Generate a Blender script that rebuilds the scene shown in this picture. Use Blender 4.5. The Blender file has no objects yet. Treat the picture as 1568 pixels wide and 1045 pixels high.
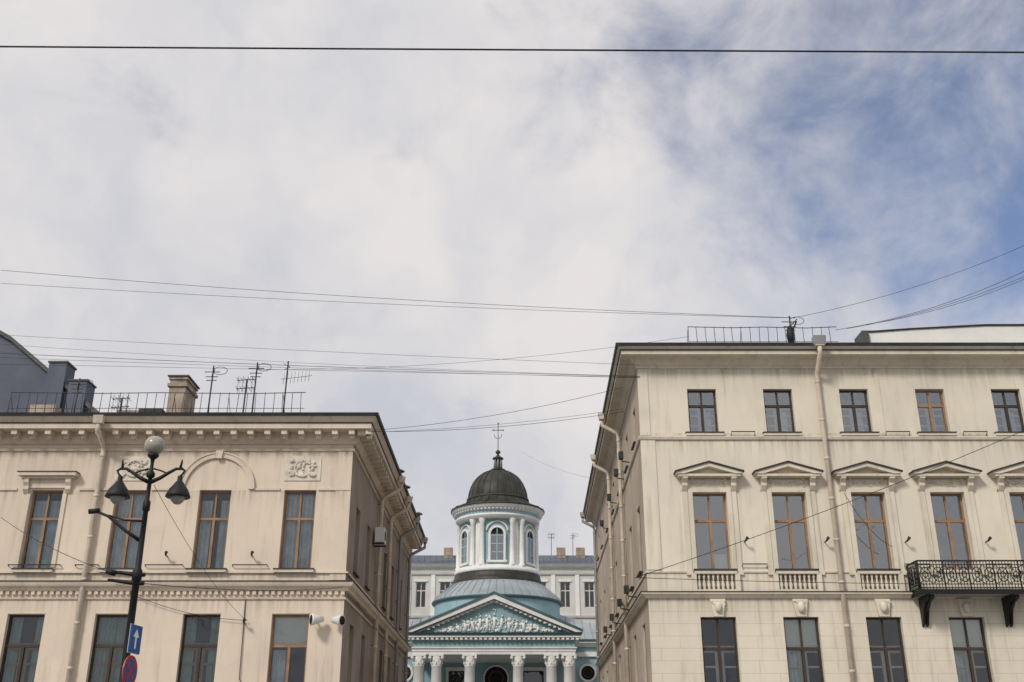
import bpy, math, random
from mathutils import Vector
random.seed(7)
rad=math.radians
sc=bpy.context.scene
# ------------------------------------------------------------ camera
cam=bpy.data.cameras.new("Camera");co=bpy.data.objects.new("Camera",cam);sc.collection.objects.link(co)
cam.lens=36.5;cam.sensor_width=36;cam.clip_end=5000;co.location=(0,0,1.6);co.rotation_euler=(rad(112.2),0,0);sc.camera=co
sc.view_settings.view_transform='Standard';sc.view_settings.look='None'
# ------------------------------------------------------------ world
SUN_EL,SUN_AZ=40.0,215.0   # azimuth: compass from +Y clockwise
w=bpy.data.worlds.new("World");sc.world=w;w.use_nodes=True
class NT:
    def __init__(s,nt): s.nt=nt;s.N=nt.nodes;s.L=nt.links;s.N.clear()
    def nd(s,t,**k):
        n=s.N.new(t)
        for a,b in k.items():setattr(n,a,b)
        return n
    def put(s,i,x):
        if x is None:return
        if hasattr(x,'is_output'): s.L.new(x,i)
        else: i.default_value=x
    def noise(s,vec,sc_,det=6,rough=.55,dist=0):
        n=s.nd('ShaderNodeTexNoise');s.L.new(vec,n.inputs['Vector']);n.inputs['Scale'].default_value=sc_;n.inputs['Detail'].default_value=det;n.inputs['Roughness'].default_value=rough;n.inputs['Distortion'].default_value=dist
        return n
    def m(s,op,a,b=None,clamp=False):
        n=s.nd('ShaderNodeMath',operation=op);n.use_clamp=clamp
        s.put(n.inputs[0],a);s.put(n.inputs[1],b);return n.outputs[0]
    def vm(s,op,a,b=None):
        n=s.nd('ShaderNodeVectorMath',operation=op);s.put(n.inputs[0],a);s.put(n.inputs[1],b);return n
    def mr(s,v,a,b,c=0,d=1,smooth=True):
        n=s.nd('ShaderNodeMapRange');
        if smooth:n.interpolation_type='SMOOTHSTEP'
        s.put(n.inputs[0],v);n.inputs[1].default_value=a;n.inputs[2].default_value=b;n.inputs[3].default_value=c;n.inputs[4].default_value=d
        return n.outputs[0]
    def mix(s,f,a,b,mode='MIX'):
        n=s.nd('ShaderNodeMix',data_type='RGBA',blend_type=mode)
        s.put(n.inputs[0],f);s.put(n.inputs[6],a);s.put(n.inputs[7],b);return n.outputs[2]
T=NT(w.node_tree)
o=T.nd('ShaderNodeOutputWorld');bg=T.nd('ShaderNodeBackground');T.L.new(bg.outputs[0],o.inputs[0]);bg.inputs[1].default_value=.1
sky=T.nd('ShaderNodeTexSky',sky_type='NISHITA');sky.sun_disc=False;sky.sun_elevation=rad(SUN_EL);sky.sun_rotation=rad(SUN_AZ);sky.air_density=1.0;sky.dust_density=.6;sky.ozone_density=1.6
tc=T.nd('ShaderNodeTexCoord');g=tc.outputs['Generated']
warp=T.noise(g,4.5,4,.5)
wv=T.vm('SUBTRACT',warp.outputs['Color'],(.5,.5,.5)).outputs[0]
gd=T.vm('ADD',g,T.vm('MULTIPLY',wv,(.25,.25,.25)).outputs[0]).outputs[0]
def blobf(ct,r):
    return T.mr(T.vm('DISTANCE',gd,ct).outputs['Value'],0,r,1,0)
tot=None
for ct,r,wt in [((.44,.66,.64),.24,.75),((.42,.76,.52),.42,.42),((.09,.78,.62),.16,.42),((.25,.81,.54),.20,.38),((.46,.80,.42),.22,.45),((.30,.86,.40),.14,.25),((.12,.90,.42),.09,.22),((.8,.3,.5),.7,.7),((.0,-.8,.6),.6,.4)]:
    x=T.m('MULTIPLY',blobf(ct,r),wt)
    tot=x if tot is None else T.m('ADD',tot,x)
fb=T.noise(g,8,9,.62,.3)
cov=T.m('ADD',tot,T.m('MULTIPLY',T.m('SUBTRACT',fb.outputs[0],.5),1.7))
cf=T.mr(cov,.10,1.15,0,.95)
sh=T.noise(gd,3.2,7,.55)
cr=T.nd('ShaderNodeValToRGB');T.L.new(sh.outputs[0],cr.inputs[0])
cr.color_ramp.elements[0].position=.34;cr.color_ramp.elements[0].color=(5.6,5.8,6.4,1)
cr.color_ramp.elements[1].position=.60;cr.color_ramp.elements[1].color=(7.9,7.55,7.5,1)
blue=T.mix(1.0,sky.outputs[0],(1.15,1.1,1.2,1),'MULTIPLY')
T.L.new(T.mix(cf,cr.outputs[0],blue),bg.inputs[0])
# ------------------------------------------------------------ sun
sl=bpy.data.lights.new("sun","SUN");so=bpy.data.objects.new("sun",sl);sc.collection.objects.link(so)
sl.energy=2.3;sl.angle=rad(12);sl.color=(1,.95,.88)
az=rad(SUN_AZ);el=rad(SUN_EL)
sd=Vector((math.sin(az)*math.cos(el),math.cos(az)*math.cos(el),math.sin(el)))
so.rotation_euler=sd.to_track_quat('Z','Y').to_euler();so.location=(-10,-10,30)
# ------------------------------------------------------------ materials
def mat(name,col,rough=.85,var=.1,scale=.8,streak=0.,bump=.02,metal=0.,brick=None,dirt=None,spec=.3,fine=30,ledges=None):
    m=bpy.data.materials.new(name);m.use_nodes=True;t=NT(m.node_tree)
    out=t.nd('ShaderNodeOutputMaterial');p=t.nd('ShaderNodeBsdfPrincipled');t.L.new(p.outputs[0],out.inputs[0])
    p.inputs['Roughness'].default_value=rough;p.inputs['Metallic'].default_value=metal;p.inputs['Specular IOR Level'].default_value=spec
    gm=t.nd('ShaderNodeNewGeometry');ob=gm.outputs['Position']
    n1=t.noise(ob,scale,6,.6)
    f=t.mr(n1.outputs[0],.3,.7,1-var,1+var)
    c=t.mix(1.0,(*col,1),f,'MULTIPLY')
    n2=t.noise(ob,fine,3,.6)
    f2=t.mr(n2.outputs[0],.3,.7,1-var*.35,1+var*.35)
    c=t.mix(1.0,c,f2,'MULTIPLY')
    if streak:
        sp=t.vm('MULTIPLY',ob,(2.6,2.6,.22)).outputs[0]
        n3=t.noise(sp,1.6,5,.65)
        f3=t.mr(n3.outputs[0],.50,.78,0,streak)
        c=t.mix(f3,c,(col[0]*.45,col[1]*.41,col[2]*.36,1))
        n4=t.noise(ob,.9,2,.3,.4)
        f4=t.mr(n4.outputs[0],.60,.63,0,.22)
        c=t.mix(f4,c,(min(1,col[0]*1.15),min(1,col[1]*1.13),min(1,col[2]*1.1),1))
        n6=t.noise(ob,2.4,8,.7,1.2)
        f6=t.mr(n6.outputs[0],.64,.72,0,streak*.7)
        c=t.mix(f6,c,(col[0]*.55,col[1]*.5,col[2]*.45,1))
    if dirt: # rusty / dark blotches
        n5=t.noise(ob,dirt[0],5,.7);f5=t.mr(n5.outputs[0],dirt[1],dirt[1]+.1,0,dirt[2]);c=t.mix(f5,c,(*dirt[3],1))
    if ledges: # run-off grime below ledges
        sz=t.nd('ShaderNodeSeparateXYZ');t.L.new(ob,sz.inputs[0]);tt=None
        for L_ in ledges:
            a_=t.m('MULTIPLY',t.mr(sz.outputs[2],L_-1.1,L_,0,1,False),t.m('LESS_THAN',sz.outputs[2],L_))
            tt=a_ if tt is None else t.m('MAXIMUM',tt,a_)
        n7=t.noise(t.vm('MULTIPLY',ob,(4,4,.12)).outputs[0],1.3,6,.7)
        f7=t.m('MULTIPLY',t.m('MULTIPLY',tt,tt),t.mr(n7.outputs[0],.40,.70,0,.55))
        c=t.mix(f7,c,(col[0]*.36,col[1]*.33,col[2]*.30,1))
    h=n2.outputs[0]
    if brick:
        sx=t.nd('ShaderNodeSeparateXYZ');t.L.new(ob,sx.inputs[0])
        cb=t.nd('ShaderNodeCombineXYZ');t.L.new(t.m('ADD',sx.outputs[0],sx.outputs[1]),cb.inputs[0]);t.L.new(sx.outputs[2],cb.inputs[1])
        br=t.nd('ShaderNodeTexBrick');t.L.new(cb.outputs[0],br.inputs[0]);br.inputs['Scale'].default_value=1;br.inputs['Brick Width'].default_value=brick[0];br.inputs['Row Height'].default_value=brick[1];br.inputs['Mortar Size'].default_value=brick[2];br.inputs['Mortar Smooth'].default_value=.3
        c=t.mix(t.m('MULTIPLY',br.outputs['Fac'],brick[3]),c,(col[0]*.4,col[1]*.36,col[2]*.3,1))
    if bump:
        b=t.nd('ShaderNodeBump');b.inputs['Distance'].default_value=bump;b.inputs['Strength'].default_value=.6
        t.L.new(h,b.inputs['Height']);t.L.new(b.outputs[0],p.inputs['Normal'])
    t.L.new(c,p.inputs['Base Color'])
    return m
def glass(name,refl,tint=(.9,.95,1)):
    m=bpy.data.materials.new(name);m.use_nodes=True;t=NT(m.node_tree)
    out=t.nd('ShaderNodeOutputMaterial');mx=t.nd('ShaderNodeMixShader');tr=t.nd('ShaderNodeBsdfTransparent');gl=t.nd('ShaderNodeBsdfGlossy')
    gl.inputs['Roughness'].default_value=.03;gl.inputs['Color'].default_value=(*tint,1);tr.inputs[0].default_value=(.85,.9,.88,1)
    tcn=t.nd('ShaderNodeTexCoord');n=t.noise(tcn.outputs['Object'],1.3,2,.5)
    b=t.nd('ShaderNodeBump');b.inputs['Distance'].default_value=.03;b.inputs['Strength'].default_value=.6;t.L.new(n.outputs[0],b.inputs['Height']);t.L.new(b.outputs[0],gl.inputs['Normal'])
    fr=t.nd('ShaderNodeFresnel');fr.inputs[0].default_value=1.5
    t.L.new(t.m('ADD',fr.outputs[0],refl,True),mx.inputs[0]);t.L.new(tr.outputs[0],mx.inputs[1]);t.L.new(gl.outputs[0],mx.inputs[2]);t.L.new(mx.outputs[0],out.inputs[0])
    return m
M={}
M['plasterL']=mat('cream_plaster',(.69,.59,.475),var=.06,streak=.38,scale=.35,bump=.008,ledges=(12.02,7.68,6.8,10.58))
M['trimL']=mat('cream_trim',(.67,.58,.47),var=.10,streak=.5,scale=.6)
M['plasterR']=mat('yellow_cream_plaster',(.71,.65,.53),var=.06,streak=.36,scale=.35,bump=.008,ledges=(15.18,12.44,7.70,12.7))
M['trimR']=mat('yellow_cream_trim',(.67,.61,.495),var=.10,streak=.5,scale=.6,dirt=(1.6,.66,.35,(.30,.22,.15)))
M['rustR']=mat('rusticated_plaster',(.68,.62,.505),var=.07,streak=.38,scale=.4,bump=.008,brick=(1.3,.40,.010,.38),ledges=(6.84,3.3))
M['shadedL']=mat('shaded_side_plaster',(.31,.26,.215),var=.18,streak=.6,scale=.5)  # shade of the unlit side is put into this darker plaster colour
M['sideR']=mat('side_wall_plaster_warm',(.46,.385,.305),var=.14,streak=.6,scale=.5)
M['shaft']=mat('relief_plaster',(.66,.60,.50),var=.15,scale=3,streak=.4)
M['metal']=mat('painted_roof_metal',(.08,.085,.08),rough=.55,var=.2,scale=1.2,metal=.2,streak=.3)
M['flash']=mat('galvanised_flashing',(.035,.035,.035),rough=.6,var=.3,scale=2)
M['pipeC']=mat('cream_pipe_paint',(.60,.52,.42),rough=.6,var=.15,scale=2,streak=.4,dirt=(6,.66,.7,(.2,.11,.06)))
M['iron']=mat('black_iron',(.012,.012,.013),rough=.5,var=.2)
M['rail']=mat('rail_grey_iron',(.05,.05,.052),rough=.6,var=.3)
M['wood']=mat('brown_window_wood',(.31,.18,.10),rough=.55,var=.2,scale=3)
M['woodD']=mat('dark_window_wood',(.055,.04,.03),rough=.5,var=.2,scale=3)
M['woodL']=mat('light_window_paint',(.66,.62,.56),rough=.5,var=.1,scale=3)
M['glassL']=glass('window_glass',.05)
M['glassR']=glass('window_glass_reflective',.24)
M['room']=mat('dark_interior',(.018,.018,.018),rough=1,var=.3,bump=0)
M['curtain']=mat('blue_grey_curtain',(.64,.68,.72),rough=.9,var=.2,scale=2)
M['curtainG']=mat('green_grey_curtain',(.30,.40,.37),rough=.9,var=.2,scale=2)
M['blind']=mat('white_blind',(.78,.77,.72),rough=.9,var=.05)
M['churchBlue']=mat('turquoise_plaster',(.29,.44,.48),var=.10,streak=.3,scale=.5)
M['churchWhite']=mat('white_stucco',(.76,.76,.73),var=.08,streak=.3,scale=.7)
M['teal']=mat('verdigris_cornice_metal',(.06,.12,.13),rough=.5,var=.2,scale=1)
M['dome']=mat('dark_dome_metal',(.045,.046,.038),rough=.5,var=.4,scale=.8,metal=.3,streak=.5)
M['silver']=mat('zinc_roof',(.34,.38,.40),rough=.5,var=.15,scale=.5,metal=.2,streak=.4,dirt=(.35,.64,.6,(.42,.2,.09)))
M['gold']=mat('dull_gilding',(.18,.14,.08),rough=.4,var=.2,metal=.6)
M['bgwall']=mat('pale_grey_plaster',(.58,.57,.53),var=.08,streak=.25,scale=.4)
M['slate']=mat('blue_grey_render',(.12,.135,.17),var=.12,streak=.25,scale=.4)
M['brickC']=mat('chimney_plaster',(.36,.29,.23),var=.3,streak=.6,scale=2,dirt=(3,.6,.6,(.10,.07,.05)))
M['asphalt']=mat('asphalt_surface',(.05,.05,.052),var=.2,scale=.7)
M['paving']=mat('granite_paving',(.26,.25,.24),var=.15,brick=(.6,.3,.01,.5))
M['kerb']=mat('granite_kerb',(.32,.31,.30),var=.15)
M['paint']=mat('road_paint',(.75,.75,.72),var=.1)
M['ground']=mat('ground_surface',(.12,.12,.11),var=.2,scale=.05)
M['globe']=mat('frosted_globe',(.34,.31,.26),rough=.2,var=.12,spec=.5,bump=0)
M['signBlue']=mat('sign_blue',(.02,.09,.30),rough=.4,var=.05,bump=0)
M['signRed']=mat('sign_red',(.42,.03,.03),rough=.4,var=.05,bump=0)
M['signWhite']=mat('sign_white',(.8,.8,.8),rough=.4,var=.03,bump=0)
M['galv']=mat('grey_metal',(.35,.35,.35),rough=.45,var=.1,metal=.3)
M['white']=mat('white_plastic',(.72,.71,.68),rough=.5,var=.06)
# ------------------------------------------------------------ builder
class Frame:
    def __init__(s,o,es,en):
        s.o=o;s.es=es;s.en=en
    def __call__(s,a,n,z): return (s.o[0]+s.es[0]*a+s.en[0]*n, s.o[1]+s.es[1]*a+s.en[1]*n, z)
class B:
    def __init__(s,name,loc=(0,0,0),single=False):
        s.name=name;s.loc=Vector(loc);s.p={};s.single=single
    def g(s,part,mt):
        return s.p.setdefault((part,mt),([],[],[]))
    def add(s,part,mt,vs,fs,sm=False):
        V,F,S=s.g(part,mt);k=len(V);V.extend(vs)
        for f in fs:F.append(tuple(i+k for i in f));S.append(sm)
    def box(s,part,mt,fr,a0,a1,n0,n1,z0,z1):
        vs=[fr(a,n,z) for z in (z0,z1) for n in (n0,n1) for a in (a0,a1)]
        s.add(part,mt,vs,[(0,1,3,2),(4,6,7,5),(0,4,5,1),(2,3,7,6),(0,2,6,4),(1,5,7,3)])
    def poly(s,part,mt,fr,pts,n0,n1):
        k=len(pts)
        vs=[fr(a,n0,z) for a,z in pts]+[fr(a,n1,z) for a,z in pts]
        s.add(part,mt,vs,[tuple(range(k)),tuple(range(2*k-1,k-1,-1))]+[(i,(i+1)%k,(i+1)%k+k,i+k) for i in range(k)])
    def strip(s,part,mt,fr,inner,outer,n0,n1):
        for i in range(len(inner)-1):
            s.poly(part,mt,fr,[inner[i],inner[i+1],outer[i+1],outer[i]],n0,n1)
    def polyn(s,part,mt,fr,pts,a0,a1):
        k=len(pts)
        vs=[fr(a0,n,z) for n,z in pts]+[fr(a1,n,z) for n,z in pts]
        s.add(part,mt,vs,[tuple(range(k)),tuple(range(2*k-1,k-1,-1))]+[(i,(i+1)%k,(i+1)%k+k,i+k) for i in range(k)])
    def wall(s,part,mt,fr,a0,a1,z0,z1,ops,n=0,rev=.22,revmat=None):
        A=sorted({a0,a1}|{v for o_ in ops for v in o_[:2] if a0<v<a1});Z=sorted({z0,z1}|{v for o_ in ops for v in o_[2:4] if z0<v<z1})
        for i in range(len(A)-1):
            for j in range(len(Z)-1):
                ca=(A[i]+A[i+1])/2;cz=(Z[j]+Z[j+1])/2
                if any(o_[0]<ca<o_[1] and o_[2]<cz<o_[3] for o_ in ops):continue
                s.add(part,mt,[fr(A[i],n,Z[j]),fr(A[i+1],n,Z[j]),fr(A[i+1],n,Z[j+1]),fr(A[i],n,Z[j+1])],[(0,1,2,3)])
        for o_ in ops:
            b0,b1,y0,y1=o_[:4]
            if b0<a0 or b1>a1 or y0<z0 or y1>z1: continue
            vs=[fr(b0,n,y0),fr(b1,n,y0),fr(b1,n,y1),fr(b0,n,y1),fr(b0,n-rev,y0),fr(b1,n-rev,y0),fr(b1,n-rev,y1),fr(b0,n-rev,y1)]
            s.add(part,revmat or mt,vs,[(0,1,5,4),(1,2,6,5),(2,3,7,6),(3,0,4,7)])
    def sweep(s,part,mt,path,prof,side):
        k=len(path);dirs=[]
        for i in range(k-1):
            d=Vector((path[i+1][0]-path[i][0],path[i+1][1]-path[i][1])).normalized();dirs.append(Vector((d.y,-d.x))*side)
        offs=[]
        for i in range(k):
            if i==0:o_=dirs[0]
            elif i==k-1:o_=dirs[-1]
            else:
                a,b=dirs[i-1],dirs[i];o_=(a+b)/(1+a.dot(b))
            offs.append(o_)
        vs=[];q=len(prof)
        for i in range(k):
            for n,z in prof: vs.append((path[i][0]+offs[i].x*n,path[i][1]+offs[i].y*n,z))
        fs=[(i*q+j,(i+1)*q+j,(i+1)*q+j+1,i*q+j+1) for i in range(k-1) for j in range(q-1)]
        fs+=[tuple(range(q)),tuple((k-1)*q+j for j in range(q-1,-1,-1))]
        s.add(part,mt,vs,fs)
    def lathe(s,part,mt,c,prof,seg=24,sm=True,caps=True):
        vs=[];q=len(prof)
        for i in range(seg):
            t=2*math.pi*i/seg
            for r,z in prof: vs.append((c[0]+r*math.sin(t),c[1]-r*math.cos(t),z))
        fs=[(i*q+j,((i+1)%seg)*q+j,((i+1)%seg)*q+j+1,i*q+j+1) for i in range(seg) for j in range(q-1)]
        s.add(part,mt,vs,fs,sm)
    def tube(s,part,mt,pts,r,seg=8,sm=True):
        P_=[Vector(p) for p in pts];k=len(P_)
        R=r if isinstance(r,(list,tuple)) else [r]*k
        vs=[]
        up=None
        for i in range(k):
            d=(P_[min(i+1,k-1)]-P_[max(i-1,0)])
            if d.length<1e-9:d=Vector((0,0,1))
            d.normalize()
            if up is None:
                up=Vector((0,0,1)) if abs(d.z)<.9 else Vector((1,0,0))
            x=d.cross(up)
            if x.length<1e-3: x=d.cross(Vector((0,1,0)))
            x.normalize();y=x.cross(d)
            up=y
            for j in range(seg):
                t=2*math.pi*j/seg;vs.append(tuple(P_[i]+(x*math.cos(t)+y*math.sin(t))*R[i]))
        fs=[(i*seg+j,(i+1)*seg+j,(i+1)*seg+(j+1)%seg,i*seg+(j+1)%seg) for i in range(k-1) for j in range(seg)]
        fs+=[tuple(range(seg)),tuple((k-1)*seg+j for j in range(seg-1,-1,-1))]
        s.add(part,mt,vs,fs,sm)
    def blob(s,part,mt,c,rx,ry,rz,seg=8,rings=5):
        vs=[(c[0],c[1],c[2]-rz)];
        for i in range(1,rings):
            ph=-math.pi/2+math.pi*i/rings
            for j in range(seg):
                t=2*math.pi*j/seg;vs.append((c[0]+rx*math.cos(ph)*math.cos(t),c[1]+ry*math.cos(ph)*math.sin(t),c[2]+rz*math.sin(ph)))
        vs.append((c[0],c[1],c[2]+rz));e=len(vs)-1
        fs=[(0,1+(j+1)%seg,1+j) for j in range(seg)]
        for i in range(rings-2):
            for j in range(seg):
                a=1+i*seg+j;b=1+i*seg+(j+1)%seg;fs.append((a,b,b+seg,a+seg))
        k=1+(rings-2)*seg
        fs+=[(k+j,k+(j+1)%seg,e) for j in range(seg)]
        s.add(part,mt,vs,fs,True)
    def done(s):
        if s.single:
            mts=[];V=[];F=[];S=[];I=[]
            for (part,mt),(v,f,sm) in s.p.items():
                if mt not in mts:mts.append(mt)
                k=len(V);V+=v;F+=[tuple(i+k for i in q) for q in f];S+=sm;I+=[mts.index(mt)]*len(f)
            me=bpy.data.meshes.new(s.name);me.from_pydata([tuple(Vector(v)-s.loc) for v in V],[],F)
            for m_ in mts:me.materials.append(M[m_])
            me.polygons.foreach_set('use_smooth',S);me.polygons.foreach_set('material_index',I)
            ob=bpy.data.objects.new(s.name,me);ob.location=s.loc;sc.collection.objects.link(ob);return ob
        e=bpy.data.objects.new(s.name,None);e.location=s.loc;sc.collection.objects.link(e)
        for (part,mt),(v,f,sm) in s.p.items():
            me=bpy.data.meshes.new(part);me.from_pydata(v,[],f);me.materials.append(M[mt]);me.polygons.foreach_set('use_smooth',sm)
            ob=bpy.data.objects.new(part,me);sc.collection.objects.link(ob);ob.parent=e;ob.location=-s.loc
        return e
def arc(cx,cz,r,a0,a1,n):
    return [(cx+r*math.cos(rad(a0+(a1-a0)*i/n)),cz+r*math.sin(rad(a0+(a1-a0)*i/n))) for i in range(n+1)]
# ------------------------------------------------------------ windows
def window(b,fr,c,wd,z0,z1,n=0,fm='wood',gm='glassL',trans=.34,cur='full',cm='curtain',inner=None,rev=.2):
    a0=c-wd/2;a1=c+wd/2;N=n-rev
    f=.065
    b.box('window_frames',fm,fr,a0,a0+f,N-.05,N+.03,z0,z1);b.box('window_frames',fm,fr,a1-f,a1,N-.05,N+.03,z0,z1)
    b.box('window_frames',fm,fr,a0+f,a1-f,N-.05,N+.03,z0,z0+f);b.box('window_frames',fm,fr,a0+f,a1-f,N-.05,N+.03,z1-f,z1)
    zt=z1-(z1-z0)*trans
    if trans: b.box('window_frames',fm,fr,a0+f,a1-f,N-.048,N+.036,zt-.05,zt+.04)
    else: zt=z1
    b.box('window_frames',fm,fr,c-.045,c+.045,N-.046,N+.04,z0+f,zt-(.05 if trans else f))
    if trans and wd<1.25: b.box('window_frames',fm,fr,c-.03,c+.03,N-.046,N+.026,zt+.04,z1-f)
    if inner:
        for q in (z0+(zt-z0)*.33,z0+(zt-z0)*.68): b.box('inner_casement',inner,fr,a0+f,a1-f,N-.13,N-.10,q-.03,q+.03)
        b.box('inner_casement',inner,fr,c-.15,c+.15,N-.13,N-.09,z0+.01,zt-.12)
        b.box('inner_casement',inner,fr,a0+f,a1-f,N-.132,N-.092,zt-.12,zt+.10)
    b.add('window_glass',gm,[fr(a0+f,N-.01,z0+f),fr(a1-f,N-.01,z0+f),fr(a1-f,N-.01,z1-f),fr(a0+f,N-.01,z1-f)],[(0,1,2,3)])
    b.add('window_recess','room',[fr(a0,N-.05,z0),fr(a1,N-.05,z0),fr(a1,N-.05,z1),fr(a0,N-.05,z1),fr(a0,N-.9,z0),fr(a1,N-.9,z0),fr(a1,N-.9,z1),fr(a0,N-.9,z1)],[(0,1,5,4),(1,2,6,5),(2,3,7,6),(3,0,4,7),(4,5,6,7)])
    def drape(x0,x1,q0,q1,m_,nn=-.19):
        k=max(8,int((x1-x0)/.02));vs=[];ph=random.random()*6
        for i in range(k+1):
            x=x0+(x1-x0)*i/k;d=N+nn+.035*math.sin(i*.95+ph)+.015*math.sin(i*.37+ph)
            vs+= [fr(x,d,q0),fr(x,d,q1)]
        b.add('curtains',m_,vs,[(2*i,2*i+2,2*i+3,2*i+1) for i in range(k)],True)
    if cur=='full':
        gp=random.choice((0,.03,.08,.14));tp=random.choice((.08,.08,.3,.5));drape(a0+.03,c-gp,z0+.02,z1-tp,cm);drape(c+gp,a1-.03,z0+.02,z1-tp,cm)
    if cur=='sides':
        t=wd*(.26+.1*random.random());drape(a0+.03,a0+t,z0+.02,z1-.05,cm);drape(a1-t,a1-.03,z0+.02,z1-.05,cm)
    if cur=='blind':b.box('blind','blind',fr,a0+f,a1-f,N-.09,N-.07,z0+(z1-z0)*.66,z1-.05);drape(a0+.03,c-.1,z0+.02,z0+(z1-z0)*.6,cm)
    if cur=='lowblind':b.box('blind','blind',fr,c+.03,a1-f,N-.2,N-.18,z0+.05,z0+.6)
def downpipe(b,fr,a,zt,zb,nout,mt='pipeC',r=.085,ztop=None,nwall=.16):
    ztop=ztop or zt
    b.polyn('downpipes',mt,fr,[(nout-.12,ztop+.28),(nout+.16,ztop+.28),(nout+.1,ztop),(nout-.06,ztop)],a-.17,a+.17)
    pts=[fr(a,nout,ztop+.02),fr(a,nout,ztop-.25),fr(a,nwall+.05,zt-.75),fr(a,nwall,zt-.95),fr(a,nwall,zb)]
    b.tube('downpipes',mt,pts,r,10)
    z=zt-1.1
    while z>zb+.3:
        p=fr(a,nwall,z);b.lathe('downpipes',mt,p,[(r,z-.05),(r+.018,z-.04),(r+.018,z+.04),(r,z+.05)],10)
        b.box('pipe_clamps','flash',fr,a-.015,a+.015,0,nwall,z+.06,z+.09)
        z-=1.45
def relief(b,part,mt,fr,c,z,wd,ht,n,k=14,seed=1,sz=1):
    rr=random.Random(seed)
    for i in range(k):
        a=c+rr.uniform(-wd,wd)/2;zz=z+rr.uniform(-ht,ht)/2;s_=rr.uniform(.04,.09)*min(1.6,ht*2)*sz
        p=fr(a,n,zz);b.blob(part,mt,p,s_*rr.uniform(.6,2),s_*.8,s_*rr.uniform(.6,1.6),7,4)
# ------------------------------------------------------------ LEFT BUILDING
b=B('apartment_building',(-14,46,0))
FL=Frame((0,36),(1,0),(0,-1));FS=Frame((-5.7,0),(0,1),(1,0))
Z0=Frame((0,0),(1,0),(0,1))
cs=[-25.4,-22.4,-19.42,-16.42,-13.45,-10.48,-7.48]
ops=[(c-.56,c+.56,7.83,10.6) for c in cs]+[(c-.63,c+.63,3.5,6.31) for c in cs]+[(c-.7,c+.7,.7,2.6) for c in cs]
b.wall('front_wall','plasterL',FL,-28,-5.7,0,13.3,ops)
cur1=['full','full','sides','full','full','full','full'];cur2=['full','sides','full','sides','full','sides','blind']
for i,c in enumerate(cs):
    window(b,FL,c,1.12,7.83,10.6,cur=cur1[i],trans=.36)
    window(b,FL,c,1.26,3.5,6.31,fm='woodD' if i!=6 else 'wood',trans=.36,cur=cur2[i],cm='curtainG' if i!=6 else 'curtain',inner='wood' if i!=6 else None)
    window(b,FL,c,1.4,.7,2.6,fm='woodD',cur='none')
    b.box('sills','trimL',FL,c-.68,c+.68,0,.16,7.70,7.80);b.box('sills','flash',FL,c-.70,c+.70,-.18,.19,7.80,7.832)
    b.box('sills','flash',FL,c-.74,c+.74,-.18,.15,3.44,3.502)
    b.poly('window_arch' ,'trimL',FL,[(c-.63,6.33),(c+.63,6.33),(c+.63,6.36),(c-.63,6.36)],0,.02)
for c in (-16.42,-25.4):
    b.box('window_hoods','trimL',FL,c-.92,c+.92,0,.20,10.98,11.06);b.box('window_hoods','trimL',FL,c-1.02,c+1.02,0,.32,11.06,11.18);b.box('window_hoods','flash',FL,c-1.05,c+1.05,0,.35,11.18,11.205)
    b.box('window_hoods','trimL',FL,c-.8,c+.8,0,.06,10.66,10.98)
    for sx in (-1,1):
        x=c+sx*.74;b.polyn('window_hoods','trimL',FL,[(0,10.98),(.2,10.98),(.2,10.85),(.12,10.72),(.14,10.6),(.05,10.48),(0,10.45)],x-.09,x+.09)
    for sx in (-1,1):b.box('window_hoods','trimL',FL,c+sx*.64-.07,c+sx*.64+.07,0,.05,7.8,10.45)
for c in (-10.45,-22.4):
    b.strip('window_arch','trimL',FL,arc(c,10.62,1.14,0,180,28),arc(c,10.62,1.30,0,180,28),0,.08)
    b.strip('window_arch','trimL',FL,arc(c,10.62,1.30,0,180,28),arc(c,10.62,1.35,0,180,28),0,.11)
    b.poly('window_arch','trimL',FL,[(c-.09,11.72),(c+.09,11.72),(c+.13,12.0),(c-.13,12.0)],0,.16)
for a0,a1 in ((-28,-26.2),(-24.6,-23.8),(-21.05,-17.5),(-15.3,-14.2),(-12.75,-11.8),(-9.1,-8.2),(-6.85,-5.7)):
    b.box('string_course','trimL',FL,a0,a1,0,.05,10.58,10.66)
for k_,c in enumerate((-13.45,-7.45,-19.42)):
    b.box('relief_panels','shaft',FL,c-.64,c+.64,0,.03,10.93,11.83)
    relief(b,'relief_panels','shaft',FL,c,11.38,.85,.6,.05,60,seed=k_+3,sz=.6)
    b.strip('relief_panels','shaft',FL,arc(c,11.38,.26,30,300,14),arc(c,11.38,.32,30,300,14),0,.09)
pathL=[(-28,36),(-5.7,36),(-5.7,57.5)]
b.sweep('cornice','trimL',pathL,[(0,12.02),(.06,12.02),(.06,12.1),(.03,12.12),(0,12.14)],1)
b.sweep('cornice','trimL',pathL,[(0,12.27),(.08,12.27),(.12,12.33),(.18,12.4),(.2,12.47),(.2,12.66),(.70,12.66),(.70,12.86),(.74,12.9),(.84,13.03),(.88,13.1),(0,13.1)],1)
b.sweep('roof','flash',pathL,[(.78,13.07),(.93,13.07),(.96,13.17),(.10,13.40),(.0,13.36)],1)
b.sweep('cornice_drip','flash',pathL,[(.69,12.845),(.735,12.845),(.735,12.875),(.69,12.88)],1)
b.sweep('roof','metal',pathL,[(.70,13.22),(.0,13.44),(-5.5,14.35),(-10,15.0)],1)
x=-27.9
while x<-5.0:
    b.box('modillions','trimL',FL,x-.10,x+.10,.2,.62,12.48,12.655);b.box('modillions','trimL',FL,x-.08,x+.08,.2,.42,12.38,12.48);x+=.6
y=35.6
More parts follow.
